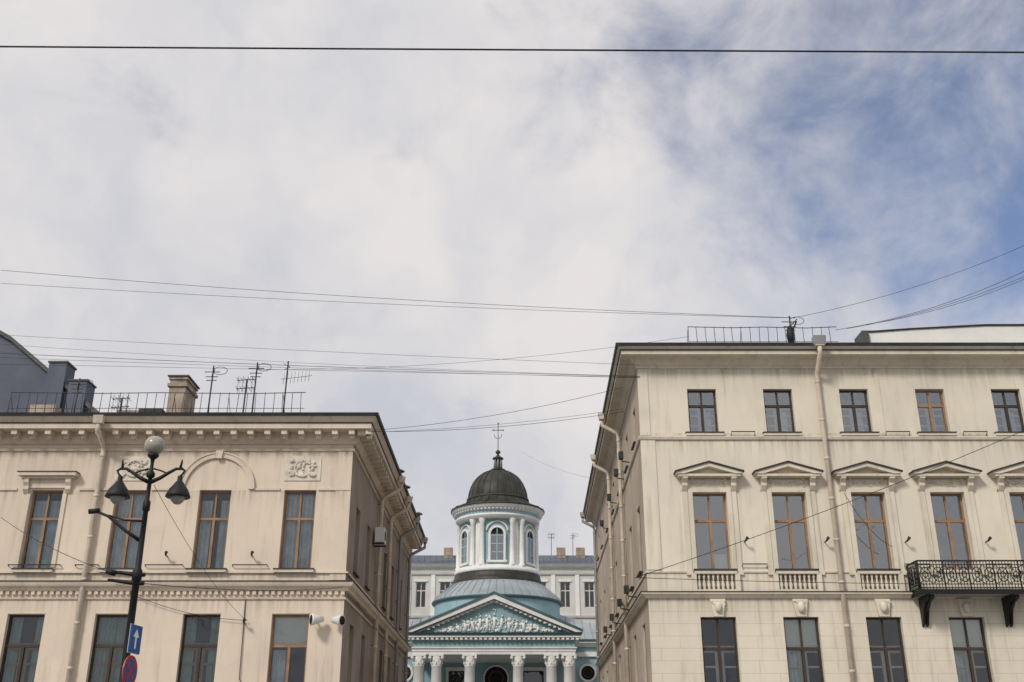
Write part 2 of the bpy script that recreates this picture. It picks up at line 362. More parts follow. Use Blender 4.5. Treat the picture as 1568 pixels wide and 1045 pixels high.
while y<57:
    b.box('modillions','trimL',FS,y-.10,y+.10,.2,.62,12.48,12.655);y+=.6
b.sweep('belt_course','trimL',pathL,[(0,7.68),(.07,7.68),(.07,7.74),(0,7.74)],1)
b.sweep('belt_course','trimL',pathL,[(0,7.08),(.12,7.08),(.16,7.16),(.26,7.22),(.3,7.3),(.3,7.36),(0,7.40)],1)
b.sweep('belt_course','flash',pathL,[(0,7.405),(.33,7.355),(.33,7.39),(0,7.44)],1)
b.sweep('belt_course','trimL',pathL,[(0,6.80),(.05,6.80),(.07,6.86),(0,6.88)],1)
x=-27.9
while x<-5.65:
    b.box('dentils','trimL',FL,x-.06,x+.06,.0,.1,6.95,7.08);x+=.215
sc_y=[38.1,41.2,47.0,50.2,54.0]
ops=[(c-.5,c+.5,8.0,10.4) for c in sc_y]+[(c-.5,c+.5,3.6,6.2) for c in sc_y]
b.wall('side_wall','shadedL',FS,36,57.5,0,13.3,ops)
for c in sc_y:
    window(b,FS,c,1.0,8.0,10.4,fm='woodD',cur='none');window(b,FS,c,1.0,3.6,6.2,fm='woodD',cur='none')
    b.box('sills','flash',FS,c-.56,c+.56,0,.1,7.95,7.99)
b.add('back_wall','shadedL',[(-28,57.5,0),(-5.7,57.5,0),(-5.7,57.5,13.3),(-28,57.5,13.3),(-28,36,0),(-28,36,13.3)],[(0,1,2,3),(4,0,3,5)])
b.box('corner_lesene','plasterL',FL,-6.25,-5.7,-.05,.03,7.45,12.0)
downpipe(b,FL,-14.6,12.9,0.3,.95,ztop=12.75)
for y in (43.6,47.2,51.6,56.6): downpipe(b,FS,y,12.9,.3,.95,'pipeC' if y<50 else 'galv',ztop=12.8)
def railing(b,fr,a0,a1,n,z0,z1,step=.33,part='roof_railing'):
    x=a0
    while x<=a1+.01:
        b.tube(part,'rail',[fr(x,n,z0),fr(x+random.uniform(-.03,.03),n,z1)],.012,5);x+=step
    b.tube(part,'rail',[fr(a0,n,z1),fr(a0*.7+a1*.3,n,z1-.04),fr((a0+a1)/2,n,z1-.01),fr(a0*.2+a1*.8,n,z1-.05),fr(a1,n,z1)],.016,5);b.tube(part,'rail',[fr(a0,n,z0+.22),fr(a1,n,z0+.22)],.011,5)
    x=a0
    while x<=a1: b.tube(part,'rail',[fr(x,n,z1-.1),fr(x,n-.5,z0+.05)],.011,5);x+=step*6
railing(b,FL,-18.2,-7.5,.35,13.3,14.13)
b.box('chimney','brickC',Z0,-13.65,-13.0,39,40.4,13.6,15.85);b.box('chimney','brickC',Z0,-13.72,-12.93,38.93,40.47,15.55,15.68);b.box('chimney','brickC',Z0,-13.70,-12.95,38.95,40.45,15.85,15.97);b.box('chimney','metal',Z0,-13.75,-12.9,38.9,40.5,15.97,16.02)
b.box('chimney','flash',Z0,-14.6,-13.68,38.6,39.2,13.7,14.5)
for x,y,zt in ((-5.25,47.2,14.3),(-5.25,50.2,14.3),(-5.2,57.0,14.5)):
    b.box('vent_stacks','brickC',Z0,x-.2,x+.12,y-.2,y+.3,13.0,13.9)
    b.lathe('vent_stacks','metal',(x,y),[(.1,13.8),(.1,zt-.1),(.0,zt-.1)],10);b.lathe('vent_stacks','metal',(x,y),[(.0,zt+.12),(.24,zt),(.24,zt-.04),(0,zt-.02)],12)
for x,y in ((-19.2,39.3),(-16,40)): b.box('chimney','brickC',Z0,x,x+1.0,y,y+.6,13.6,14.9)
for a0,a1 in ((-17.3,-15.5),(-12.6,-11.3),(-9.6,-8.4),(-15.0,-14.2)):
    b.tube('facade_light_bars','flash',[FL(a0,.03,7.92),FL(a0,.12,7.95),FL(a1,.12,7.95),FL(a1,.03,7.92)],.02,5)
b.tube('conduit','flash',[FL(-9.05,.03,6.8),FL(-9.0,.05,4.2),FL(-8.7,.05,3.9),FL(-8.7,.05,2)],.015,5)
for a,z in ((-8.95,8.35),(-9.0,6.1),(-11.9,8.35)):
    b.tube('facade_spotlights','flash',[FL(a,.0,z-.1),FL(a,.2,z-.08),FL(a+.05,.32,z)],[.02,.03,.06],6)
b.done()
# ------------------------------------------------------------ RIGHT BUILDING
b=B('apartment_building',(15,48,0))
FR=FL;FRs=Frame((3.93,0),(.0195,1),(-1,.0195))
rs=[6.96+2.79*i for i in range(7)]
ops=[(c-.53,c+.53,12.71,14.39) for c in rs]+[(c-.60,c+.60,7.80,10.5) for c in rs]
b.wall('front_wall','plasterR',FR,4.63,26,6.85,15.7,ops)
ops3=[(c-.60,c+.60,3.4,6.22) for c in rs]+[(c-.8,c+.8,.4,2.7) for c in rs]
b.wall('rusticated_wall','rustR',FR,4.63,26,0,6.85,ops3,n=.03)
for i,c in enumerate(rs):
    window(b,FR,c,1.06,12.71,14.39,fm='woodD' if i!=3 else 'wood',gm='glassR',trans=.36,cur='none',inner='woodL')
    if i!=3: b.box('blind','blind',FR,c+.08,c+.36,-.46,-.44,12.8,13.65)
    window(b,FR,c,1.20,7.80,10.5,fm='wood',gm='glassR',trans=.36,cur='lowblind' if i==0 else 'none',cm='blind')
    window(b,FR,c,1.20,3.4,6.22,n=.03,fm='woodD',gm='glassL',trans=.36,cur='blind' if i in(1,3) else 'none',inner='woodL')
    window(b,FR,c,1.6,.4,2.7,n=.03,fm='woodD',cur='none')
    b.box('sills','trimR',FR,c-.68,c+.68,0,.12,12.58,12.68);b.box('sills','flash',FR,c-.7,c+.7,-.18,.15,12.68,12.712)
    for sx in (-1,1):
        b.box('window_surrounds','trimR',FR,c+sx*.68-.08,c+sx*.68+.08,0,.10,7.75,10.62)
        b.box('window_surrounds','trimR',FR,c+sx*.86-.09,c+sx*.86+.09,0,.06,7.75,10.62)
        b.box('window_surrounds','trimR',FR,c+sx*.86-.11,c+sx*.86+.11,0,.09,7.62,7.75)
        b.polyn('window_surrounds','trimR',FR,[(0,11.02),(.34,11.02),(.34,10.95),(.2,10.82),(.2,10.72),(.08,10.55),(0,10.5)],c+sx*.86-.09,c+sx*.86+.09)
    b.box('window_surrounds','trimR',FR,c-.6,c+.6,0,.10,10.5,10.62)
    b.box('window_surrounds','trimR',FR,c-.76,c+.76,0,.05,10.62,10.96)
    b.strip('window_surrounds','trimR',FR,arc(c,10.2,.95,50,130,10),arc(c,10.2,1.0,50,130,10),0,.09)
    relief(b,'window_reliefs','shaft',FR,c,10.80,1.25,.16,.07,30,seed=i)
    b.box('window_pediments','trimR',FR,c-1.10,c+1.10,0,.36,11.02,11.10)
    b.poly('window_pediments','trimR',FR,[(c-1.05,11.1),(c+1.05,11.1),(c,11.42)],0,.12)
    b.poly('window_pediments','trimR',FR,[(c-1.18,11.1),(c-1.18,11.17),(c,11.50),(c+1.18,11.17),(c+1.18,11.1),(c+.9,11.1),(c,11.36),(c-.9,11.1)],.004,.40)
    b.poly('window_pediments','flash',FR,[(c-1.22,11.15),(c-1.22,11.20),(c,11.55),(c+1.22,11.20),(c+1.22,11.15),(c,11.495)],-.004,.45)
    if c<14:
        b.box('balustrade_panels','trimR',FR,c-.72,c+.72,0,.2,7.64,7.75);b.box('balustrade_panels','flash',FR,c-.74,c+.74,-.18,.23,7.75,7.802)
        b.box('balustrade_panels','trimR',FR,c-.72,c+.72,0,.16,7.05,7.12)
        for q in range(8):
            a=c-.56+.16*q;p=FR(a,.09,0);b.lathe('balusters','trimR',p,[(.035,7.12),(.045,7.18),(.062,7.28),(.03,7.42),(.03,7.5),(.05,7.56),(.035,7.64)],8)
        b.box('balustrade_panels','shadedL',FR,c-.7,c+.7,.004,.01,7.12,7.64)  # thin dark sheet stands in for the shade behind the balusters
        for sx in(-1,1): b.box('balustrade_panels','trimR',FR,c+sx*.74-.08,c+sx*.74+.08,0,.18,7.05,7.66)
    b.poly('keystones','trimR',FR,[(c-.16,6.22),(c+.16,6.22),(c+.26,6.80),(c-.26,6.80)],.03,.16)
    p=FR(c,.22,6.52);b.blob('keystones','shaft',p,.13,.1,.18);relief(b,'keystones','shaft',FR,c,6.66,.5,.15,.17,14,seed=i+40);relief(b,'keystones','shaft',FR,c,6.34,.3,.1,.16,8,seed=i+60)
pathR=[(26,36),(4.63,36),(5.17,63.8)]
b.sweep('string_course','trimR',pathR,[(0,12.44),(.06,12.44),(.09,12.52),(.09,12.56),(0,12.58)],-1)
b.sweep('belt_course','trimR',pathR,[(0,6.84),(.1,6.84),(.14,6.92),(.24,6.96),(.24,7.02),(0,7.045)],-1)
b.sweep('belt_course','flash',pathR,[(0,7.049),(.27,7.02),(.27,7.045),(0,7.08)],-1)
b.sweep('belt_course','trimR',pathR,[(0,7.70),(.045,7.70),(.045,7.76),(0,7.76)],-1)
b.sweep('cornice','trimR',pathR,[(0,15.18),(.05,15.18),(.05,15.26),(.12,15.3),(.22,15.42),(.27,15.5),(.62,15.52),(.62,15.68),(.68,15.72),(.76,15.82),(0,15.84)],-1)
b.sweep('cornice_drip','flash',pathR,[(.6,15.665),(.655,15.665),(.655,15.695),(.6,15.7)],-1)
b.sweep('roof','flash',pathR,[(.66,15.80),(.80,15.80),(.82,15.9),(.0,16.02),(0,15.9)],-1)
b.sweep('roof','metal',pathR,[(.7,15.94),(0,16.12),(-5.5,17.2),(-10,18)],-1)
b.poly('parapet','blind',FR,[(13.4,15.95),(13.4,16.70),(13.6,16.70),(15.1,16.82),(17.9,16.97),(26,17.0),(26,15.95)],-.45,-.15)
b.poly('parapet','flash',FR,[(13.3,16.70),(13.6,16.705),(15.1,16.825),(17.9,16.975),(26,17.005),(26,17.06),(17.9,17.03),(15.1,16.87),(13.6,16.76),(13.3,16.76)],-.5,-.1)
b.box('parapet','metal',FR,13.15,13.4,-.9,.0,15.95,16.72)
b.box('lesenes','plasterR',FR,13.35,13.5,-.05,.035,12.6,15.15);b.box('lesenes','plasterR',FR,4.63,5.15,-.05,.035,7.8,12.42);b.box('lesenes','plasterR',FR,4.63,5.0,-.05,.035,12.6,15.15)
downpipe(b,FR,11.22,15.7,.3,.85,ztop=15.75)
b.polyn('downpipes','galv',FR,[(.7,16.1),(1.05,16.1),(.97,15.8),(.78,15.8)],11.0,11.44)
for c in rs[:6]:
    a=c+1.40
    for z in (12.72,7.98):
        if abs(a-11.2)<.4: continue
        b.tube('facade_light_bars','flash',[FR(a-.45,.02,z-.12),FR(a-.45,.12,z),FR(a+.4,.12,z),FR(a+.4,.02,z-.12)],.02,5)
    b.tube('facade_spotlights','flash',[FR(a-.3,.0,8.75),FR(a-.3,.22,8.75),FR(a-.25,.34,8.85)],[.02,.03,.06],6)
ry=[37.9,41.3,45.2,49.0,53.2,57.6,61.2]
ops=[(c-.5,c+.5,8.0,10.4) for c in ry]+[(c-.5,c+.5,3.6,6.2) for c in ry]+[(c-.45,c+.45,12.8,14.2) for c in ry]
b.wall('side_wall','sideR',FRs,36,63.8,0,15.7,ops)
for c in ry:
    for q in ((8.0,10.4,1.),(3.6,6.2,1.),(12.8,14.2,.9)):
        window(b,FRs,c,q[2],q[0],q[1],fm='woodD',cur='none',rev=.12);b.box('sills','flash',FRs,c-.55,c+.55,0,.12,q[0]-.05,q[0]-.002)
for y in (43.3,49.8,62.6): downpipe(b,FRs,y,15.7,.3,.85,'pipeC' if y<60 else 'galv',ztop=15.55)
for y,z in ((39.6,12.6),(42.2,12.6),(46.5,12.6),(39.6,7.4),(43.0,7.4),(47.5,7.4),(52,7.4),(52,12.6)):
    b.tube('wall_floodlights','flash',[FRs(y,.0,z),FRs(y,.35,z+.05),FRs(y,.42,z+.2)],.025,5);b.box('wall_floodlights','flash',FRs,y-.15,y+.15,.32,.5,z+.15,z+.42)
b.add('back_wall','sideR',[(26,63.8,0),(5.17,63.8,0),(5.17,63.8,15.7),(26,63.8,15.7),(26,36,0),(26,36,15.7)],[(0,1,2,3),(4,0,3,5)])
railing(b,FR,6.55,12.1,.35,15.9,16.72)
b.done()
# ------------------------------------------------------------ balcony
b=B('iron_balcony',(16.5,35.5,6.9))
BX=13.55
b.box('slab','kerb',FR,BX+.05,20.5,.03,1.02,6.87,6.97);b.box('slab','iron',FR,BX,20.55,1.02,1.06,6.83,6.99);b.box('slab','iron',FR,BX,BX+.05,.03,1.02,6.83,6.99)
def brail(fr,a0,a1,n):
    for z,r in ((7.93,.03),(7.80,.016),(7.16,.016),(7.04,.022)): b.tube('railing','iron',[fr(a0,n,z),fr(a1,n,z)],r,6)
    k=round((a1-a0)/.105)
    for i in range(k+1):
        x=a0+(a1-a0)*i/k;b.tube('railing','iron',[fr(x,n,7.0),fr(x,n,7.93)],.013 if i%8 else .026,5)
    k=max(1,round((a1-a0)/.42))
    for i in range(k):
        x=a0+(a1-a0)*(i+.5)/k
        b.tube('railing','iron',[fr(x+.17*math.cos(t*math.pi/6),n,7.48+.24*math.sin(t*math.pi/6)) for t in range(13)],.018,5)
        b.tube('railing','iron',[fr(x+.08*math.cos(t*math.pi/4),n,7.48+.1*math.sin(t*math.pi/4)) for t in range(9)],.016,5)
        b.tube('railing','iron',[fr(x-.2,n,7.18),fr(x,n,7.40),fr(x+.2,n,7.18)],.014,5);b.tube('railing','iron',[fr(x-.2,n,7.78),fr(x,n,7.56),fr(x+.2,n,7.78)],.014,5)
brail(FR,BX+.02,20.5,1.0)
FB=Frame((BX+.02,36),(0,-1),(-1,0));brail(FB,.03,1.0,0)
for x in (13.9,16.72,19.5):
    for dx in (-.07,.07):
        b.polyn('brackets','iron',FR,[(.03,6.83),(.95,6.83),(.93,6.72),(.6,6.62),(.36,6.42),(.24,6.16),(.16,5.95),(.03,5.88)],x+dx-.03,x+dx+.03)
    b.tube('brackets','iron',[FR(x,.1+.9*q/8,6.0+.75*(q/8)**.5) for q in range(9)],.04,6)
b.done()
# ------------------------------------------------------------ CHURCH
b=B('armenian_church',(-1.17,84,0));CX=-1.17;PX=-1.24
FC=Frame((PX,74),(1,0),(0,-1))
for s_ in (-5.12,-3.92,-1.65,1.65,3.92,5.12):
    p=(PX+s_,74);b.lathe('columns','churchWhite',p,[(.52,.9),(.52,1.05),(.46,1.1),(.47,1.2),(.40,1.28),(.40,3),(.375,5.5),(.34,7.78),(.38,7.82),(.36,7.88)],24)
    b.lathe('capitals','churchWhite',p,[(.35,7.86),(.40,8.0),(.37,8.04),(.44,8.2),(.40,8.24),(.52,8.44),(.0,8.45)],16)
    b.box('capitals','churchWhite',FC,s_-.5,s_+.5,-.5,.5,8.45,8.565)
    for dx in (-.42,.42):
        pp=FC(s_+dx,.42,8.34);b.blob('capitals','churchWhite',pp,.12,.12,.12);
    for q in range(16):
        t=q*math.pi/8;b.blob('capitals','churchWhite',(p[0]+.39*math.sin(t),74-.39*math.cos(t),8.03+.17*(q%2)),.055,.055,.12,6,4)
for i in range(5): b.box('portico_steps','kerb',FC,-6.6-.3*(4-i),6.6+.3*(4-i),-4,1.0+.35*(4-i),.18*i,.18*(i+1))
def ent(prof,m_,part='entablature'):
    b.sweep(part,m_,[(PX-5.13,79.9),(PX-5.13,74),(PX+5.13,74),(PX+5.13,79.9)],prof,1)
ent([(0,8.57),(.42,8.57),(.42,8.74),(.46,8.75),(.46,8.94),(.54,8.96),(.54,9.03),(.0,9.03)],'churchWhite')
ent([(0,9.03),(.42,9.03),(.42,9.50),(0,9.50)],'churchBlue','frieze')
ent([(0,9.50),(.48,9.50),(.52,9.56),(.52,9.62),(.0,9.62)],'churchWhite')
ent([(0,9.64),(.80,9.66),(.80,9.80),(.0,9.80)],'churchWhite','cornice')
ent([(0,9.80),(.86,9.80),(.94,9.95),(.0,9.99)],'teal','cornice')
b.box('ceiling','bgwall',FC,-5.1,5.1,-6,-.02,8.58,8.7)
x=-5.85
while x<5.86:
    b.box('dentils','churchWhite',FC,x-.09,x+.09,.5,.76,9.50,9.65);x+=.33
AP=12.58;BZ=9.97;HW=6.08
b.poly('tympanum','churchBlue',FC,[(-5.6,BZ),(5.6,BZ),(0,12.3)],-.2,.35)
sl_=(AP-BZ)/HW
b.poly('raking_cornice','churchWhite',FC,[(-HW+.05,BZ+.02),(-HW+.05,BZ+.09),(0,AP+.0),(HW-.05,BZ+.09),(HW-.05,BZ+.02),(HW-.5,BZ+.02),(0,AP-.36),(-HW+.5,BZ+.02)],.30,.90)
b.poly('raking_cornice','teal',FC,[(-HW,BZ+.06),(-HW,BZ+.2),(0,AP+.14),(HW,BZ+.2),(HW,BZ+.06),(0,AP-.01)],.2,.98)
b.poly('raking_cornice','churchWhite',FC,[(-HW+.9,BZ+.02),(-HW+.7,BZ+.05),(0,AP-.38),(HW-.7,BZ+.05),(HW-.9,BZ+.02),(0,AP-.55)],.2,.52)
for sx in (-1,1):
    for i in range(17):
        x=sx*(.2+i*.33);z=AP-abs(x)*sl_-.50
        if z>BZ+.05: b.box('dentils','churchWhite',FC,x-.09,x+.09,.4,.72,z,z+.12)
b.add('portico_roof','silver',[(PX-HW,73.2,BZ+.18),(PX,73.2,AP+.11),(PX,81,AP+.11),(PX-HW,81,BZ+.18),(PX+HW,73.2,BZ+.18),(PX+HW,81,BZ+.18)],[(0,1,2,3),(1,4,5,2)])
rr=random.Random(5)
for i in range(230):
    x=rr.uniform(-4.3,4.3);hmax=(12.05-abs(x)*sl_)-BZ-.2
    if hmax<.12:continue
    z=BZ+.1+rr.uniform(0,hmax*.85)*rr.uniform(.5,1)
    s_=rr.uniform(.035,.085);b.blob('tympanum_relief','churchWhite',FC(x,.37,z),s_*rr.uniform(.6,2.0),.08,s_*rr.uniform(.6,2.0),7,4)
for q in range(17):
    x=-4.0+q*.5;h=max(.25,(11.9-abs(x)*sl_-BZ)*rr.uniform(.62,.85));ln=rr.uniform(-.18,.18)
    b.tube('tympanum_relief','churchWhite',[FC(x-ln,.37,BZ+.06),FC(x+.03,.39,BZ+h*.5),FC(x+ln*.4,.39,BZ+h*.78)],[.11,.10,.08],7)
    b.blob('tympanum_relief','churchWhite',FC(x+ln*.5,.42,BZ+h*.9),.065,.08,.08,8,6)
    sg=rr.choice((-1,1));b.tube('tympanum_relief','churchWhite',[FC(x,.39,BZ+h*.72),FC(x+sg*.17,.42,BZ+h*.6),FC(x+sg*.3,.42,BZ+h*rr.uniform(.6,.85))],[.045,.04,.03],6)
FBd=Frame((CX,80),(1,0),(0,-1))
b.wall('body_wall','churchBlue',FBd,-10.5,10.5,0,10.1,[(-3.5,-2.0,4.2,8.0),(2.0,3.5,4.2,8.0),(-.9,.9,1,5.2)],rev=.4)
for c in (-2.75,2.75):
    window(b,FBd,c,1.5,4.2,8.0,fm='woodD',gm='glassL',cur='none',rev=.3)
    b.box('window_surrounds','churchWhite',FBd,c-.95,c+.95,0,.15,8.0,8.25);b.box('window_surrounds','churchWhite',FBd,c-.92,c-.75,0,.1,4.1,8.0);b.box('window_surrounds','churchWhite',FBd,c+.75,c+.92,0,.1,4.1,8.0)
b.box('door','woodD',FBd,-.9,.9,-.35,-.3,1,5.2)
def ring(b,fr,cx,cz,r0,r1,n0,n1,m_,part): b.strip(part,m_,fr,arc(cx,cz,r0,0,360,28),arc(cx,cz,r1,0,360,28),n0,n1)
for c,z,r in ((0,7.45,.85),(6.75,7.85,.5),(-6.75,7.85,.5)):
    ring(b,FBd,c,z,r,r*(1.3 if c else 1.12),0,.14,'churchWhite','round_windows');ring(b,FBd,c,z,r*.55,r*.68,0.02,.08,'woodD','round_windows')
    b.poly('round_windows','room',FBd,arc(c,z,r,0,360,28)[:-1],.0,.025)
    for q in range(6):
        t=q*math.pi/3;b.tube('round_windows','woodD',[FBd(c+r*.6*math.cos(t),.05,z+r*.6*math.sin(t)),FBd(c+r*math.cos(t),.05,z+r*math.sin(t))],.03,5)
for c in (-9.9,-8.2,-5.6,5.6,8.2,9.9): b.box('pilasters','churchWhite',FBd,c-.22,c+.22,0,.15,0,9.0)
bp=[(CX-10.5,100),(CX-10.5,80),(CX+10.5,80),(CX+10.5,100)]
b.sweep('body_cornice','churchWhite',bp,[(0,9.0),(.18,9.0),(.2,9.3),(0,9.32)],1);b.sweep('body_cornice','churchWhite',bp,[(0,9.7),(.3,9.75),(.55,9.95),(.55,10.05),(0,10.1)],1)
b.sweep('body_cornice','teal',bp,[(0,10.1),(.62,10.06),(.65,10.18),(0,10.25)],1)
for sx in (-1,1): b.add('body_wall','churchBlue',[(CX+sx*10.5,80,0),(CX+sx*10.5,100,0),(CX+sx*10.5,100,10.1),(CX+sx*10.5,80,10.1)],[(0,1,2,3)])
b.add('body_roof','silver',[(CX-11.1,79.4,10.2),(CX+11.1,79.4,10.2),(CX+4,86,13.1),(CX-4,86,13.1),(CX+4,96,13.1),(CX-4,96,13.1),(CX+11.1,100,10.2),(CX-11.1,100,10.2)],[(0,1,2,3),(3,2,4,5),(1,6,4,2),(0,3,5,7),(7,5,4,6)])
for i in range(-18,19):
    x=i*.6;t=min(1,(11.1-abs(x))/7.1) if abs(x)>4 else 1
    b.tube('roof_seams','silver',[(CX+x,79.4,10.23),(CX+x,79.4+6.6*t,10.23+2.9*t)],.03,4)
C=(CX,84)
b.lathe('lower_drum','churchBlue',C,[(4.95,10),(4.95,13.2)],48);b.lathe('lower_drum','teal',C,[(4.95,13.2),(5.15,13.25),(5.2,13.38),(5.0,13.45)],48)
b.lathe('lower_roof','silver',C,[(5.1,13.42),(4.9,13.7),(3.62,14.78),(3.5,14.85)],48)
for q in range(48):
    t=q*math.pi/24;b.tube('roof_seams','silver',[(CX+r*math.sin(t),84-r*math.cos(t),z) for r,z in((5.08,13.47),(4.9,13.73),(3.62,14.81))],.02,4)
b.lathe('drum_base','dome',C,[(3.66,14.75),(3.68,14.95),(3.55,15.0),(3.45,15.3),(3.42,15.5),(3.3,15.52)],48)
b.lathe('drum_base','churchWhite',C,[(3.40,15.5),(3.44,15.52),(3.44,15.75),(3.36,15.8),(3.36,15.92),(2.9,15.95)],48)
b.lathe('drum_wall','churchBlue',C,[(2.92,15.9),(2.92,19.7)],64)
for k in range(6):
    th=rad(60*k);FD=Frame(C,(math.cos(th),math.sin(th)),(math.sin(th),-math.cos(th)))
    a_=arc(0,18.35,.5,0,180,14);pan=[(.5,16.35)]+a_+[(-.5,16.35)]
    b.poly('drum_windows','room',FD,pan,2.7,2.955)
    b.strip('drum_windows','churchWhite',FD,[(.5,16.3)]+a_+[(-.5,16.3)],[(.68,16.3)]+arc(0,18.35,.68,0,180,14)+[(-.68,16.3)],2.75,3.06)
    b.box('drum_windows','churchWhite',FD,-.78,.78,2.75,3.12,16.15,16.3)
    b.box('drum_windows','churchBlue',FD,-.035,.035,2.95,2.985,16.35,18.8)
    for z in (16.95,17.6,18.25): b.box('drum_windows','churchBlue',FD,-.5,.5,2.95,2.98,z-.035,z+.035)
    b.add('drum_windows','glassR',[FD(-.48,2.965,16.35),FD(.48,2.965,16.35),FD(.48,2.965,18.35),FD(-.48,2.965,18.35)],[(0,1,2,3)])
    b.strip('drum_windows','churchWhite',FD,arc(0,18.5,.82,10,170,14),arc(0,18.5,.9,10,170,14),2.8,3.03)
    for d in (-8,8):
        t2=rad(60*k+30+d);p=(CX+3.14*math.sin(t2),84-3.14*math.cos(t2))
        b.lathe('drum_columns','churchWhite',p,[(.26,15.92),(.26,16.05),(.2,16.12),(.19,17.5),(.165,19.2),(.2,19.25),(.2,19.3),(.28,19.52),(.28,19.6)],14)
    t2=rad(60*k+30);FE=Frame(C,(math.cos(t2),math.sin(t2)),(math.sin(t2),-math.cos(t2)))
    b.box('drum_wall','churchWhite',FE,-.24,.24,2.8,2.99,15.95,19.6)
b.lathe('drum_entablature','churchWhite',C,[(2.9,19.58),(3.38,19.6),(3.38,19.78),(3.42,19.8),(3.42,19.95),(3.36,19.96)],64)
b.lathe('drum_entablature','churchBlue',C,[(3.36,19.96),(3.36,20.22)],64)
b.lathe('drum_entablature','churchWhite',C,[(3.36,20.22),(3.42,20.24),(3.46,20.34),(3.7,20.42),(3.72,20.55),(3.78,20.62)],64)
for q in range(72):
    t=q*math.pi/36;FE=Frame(C,(math.cos(t),math.sin(t)),(math.sin(t),-math.cos(t)));b.box('drum_dentils','churchWhite',FE,-.06,.06,3.4,3.6,20.25,20.38)
b.lathe('dome','dome',C,[(3.78,20.62),(3.84,20.64),(3.84,20.74),(3.5,20.86),(3.05,21.05),(2.7,21.25),(2.52,21.5),(2.5,21.62)],64)
dp=[(2.42,21.62)]+[(2.42*math.cos(rad(a))**.92,21.72+2.5*math.sin(rad(a))) for a in range(0,84,6)]+[(.45,24.22)]
b.lathe('dome','dome',C,[(2.56,21.60),(2.56,21.74),(2.42,21.76)],64)
b.lathe('dome','dome',C,dp,64)
for q in range(24):
    t=q*math.pi/12;b.tube('dome_ribs','dome',[(CX+(r+.01)*math.sin(t),84-(r+.01)*math.cos(t),z) for r,z in dp],.045,5)
    b.tube('dome_ribs','dome',[(CX+r*math.sin(t),84-r*math.cos(t),z+.02) for r,z in ((3.84,20.74),(3.5,20.86),(3.05,21.05),(2.7,21.25),(2.54,21.5))],.035,5)
b.lathe('lantern','dome',C,[(.5,24.15),(.62,24.2),(.62,24.3),(.45,24.36),(.36,24.45),(.33,24.9),(.3,25.15),(.46,25.22),(.46,25.3),(.25,25.42),(.12,25.55),(.1,25.65),(.2,25.75),(.22,25.85),(.1,25.98),(.03,26.05)],20)
for q in range(8):
    t=q*math.pi/4;b.tube('lantern','churchWhite',[(CX+.36*math.sin(t),84-.36*math.cos(t),24.4),(CX+.34*math.sin(t),84-.34*math.cos(t),25.2)],.02,5)
b.tube('cross','gold',[(CX,84,26),(CX,84,28.35)],.035,6);b.tube('cross','gold',[(CX-.42,84,27.75),(CX+.42,84,27.75)],.035,6)
for dx,dz in ((-.42,27.75),(.42,27.75),(0,28.35)):b.blob('cross','gold',(CX+dx,84,dz),.07,.07,.07)
for sx in(-1,1):b.tube('cross','gold',[(CX+sx*.05,84,27.0),(CX+sx*.28,84,27.15),(CX+sx*.3,84,27.4)],.025,5)
b.done()
# ------------------------------------------------------------ background houses
b=B('townhouse',(0,110,0))
FG=Frame((0,105),(1,0),(0,-1))
wx=[-9.06+2.394*i for i in range(-3,12)]
ops=[(c-.5,c+.5,16.0,18.5) for c in wx]+[(c-.5,c+.5,11.5,14.3) for c in wx]
b.wall('front_wall','bgwall',FG,-18,20,0,20.2,ops)
for c in wx:
    window(b,FG,c,1.0,16.0,18.5,fm='woodL',cur='none');window(b,FG,c,1.0,11.5,14.3,fm='woodL',cur='none')
    b.box('window_surrounds','churchWhite',FG,c-.65,c+.65,0,.1,18.5,18.7);b.box('pilasters','churchWhite',FG,c+1.0,c+1.4,0,.12,15.2,19.2)
b.sweep('cornice','bgwall',[(-18,105),(20,105)],[(0,19.2),(.15,19.2),(.2,19.4),(0,19.42)],1);b.sweep('cornice','churchWhite',[(-18,105),(20,105)],[(0,19.9),(.4,20.0),(.55,20.2),(0,20.25)],1)
b.sweep('cornice','bgwall',[(-18,105),(20,105)],[(0,15.0),(.15,15.0),(.2,15.2),(0,15.22)],1)
b.sweep('roof','slate',[(-18,105),(20,105)],[(.6,20.2),(.6,20.3),(-3,21.6),(-6,22.2)],1)
for c in (-7,-3.6,4.6,6.6): b.box('chimneys','brickC',FG,c,c+.9,-2.6,-2,21,22.3)
railing(b,FG,-16,19,.2,20.3,21.1,.6)
b.done()
b=B('townhouse',(-32,60,0))
FH=Frame((0,55),(1,0),(0,-1))
b.poly('gable_wall','slate',FH,[(-48,0),(-48,24.0),(-31.5,25.6),(-28.6,24.0),(-23.6,20.0),(-23.0,19.3),(-23.0,0)],-14,0)
b.poly('roof_edge','metal',FH,[(-48,24.0),(-31.5,25.6),(-28.6,24.0),(-23.6,20.0),(-22.7,19.1),(-22.7,19.3),(-23.5,20.2),(-28.6,24.25),(-31.5,25.85),(-48,24.25)],-14.2,.2)
b.box('window_frames','woodD',FH,-28.0,-27.0,0,.05,18.2,19.6);b.box('window_frames','glassL',FH,-27.9,-27.1,.05,.06,18.3,19.5)
for x,z in ((-25.6,22.6),(-24.3,21.5),(-22.4,19.3)): b.box('chimneys','slate',FH,x-.5,x+.5,-.9,.3,17,z);b.box('chimneys','metal',FH,x-.56,x+.56,-.96,.36,z,z+.1)
b.box('lower_wing','slate',FH,-22.98,-19,-8,-.5,0,18.6)
b.done()
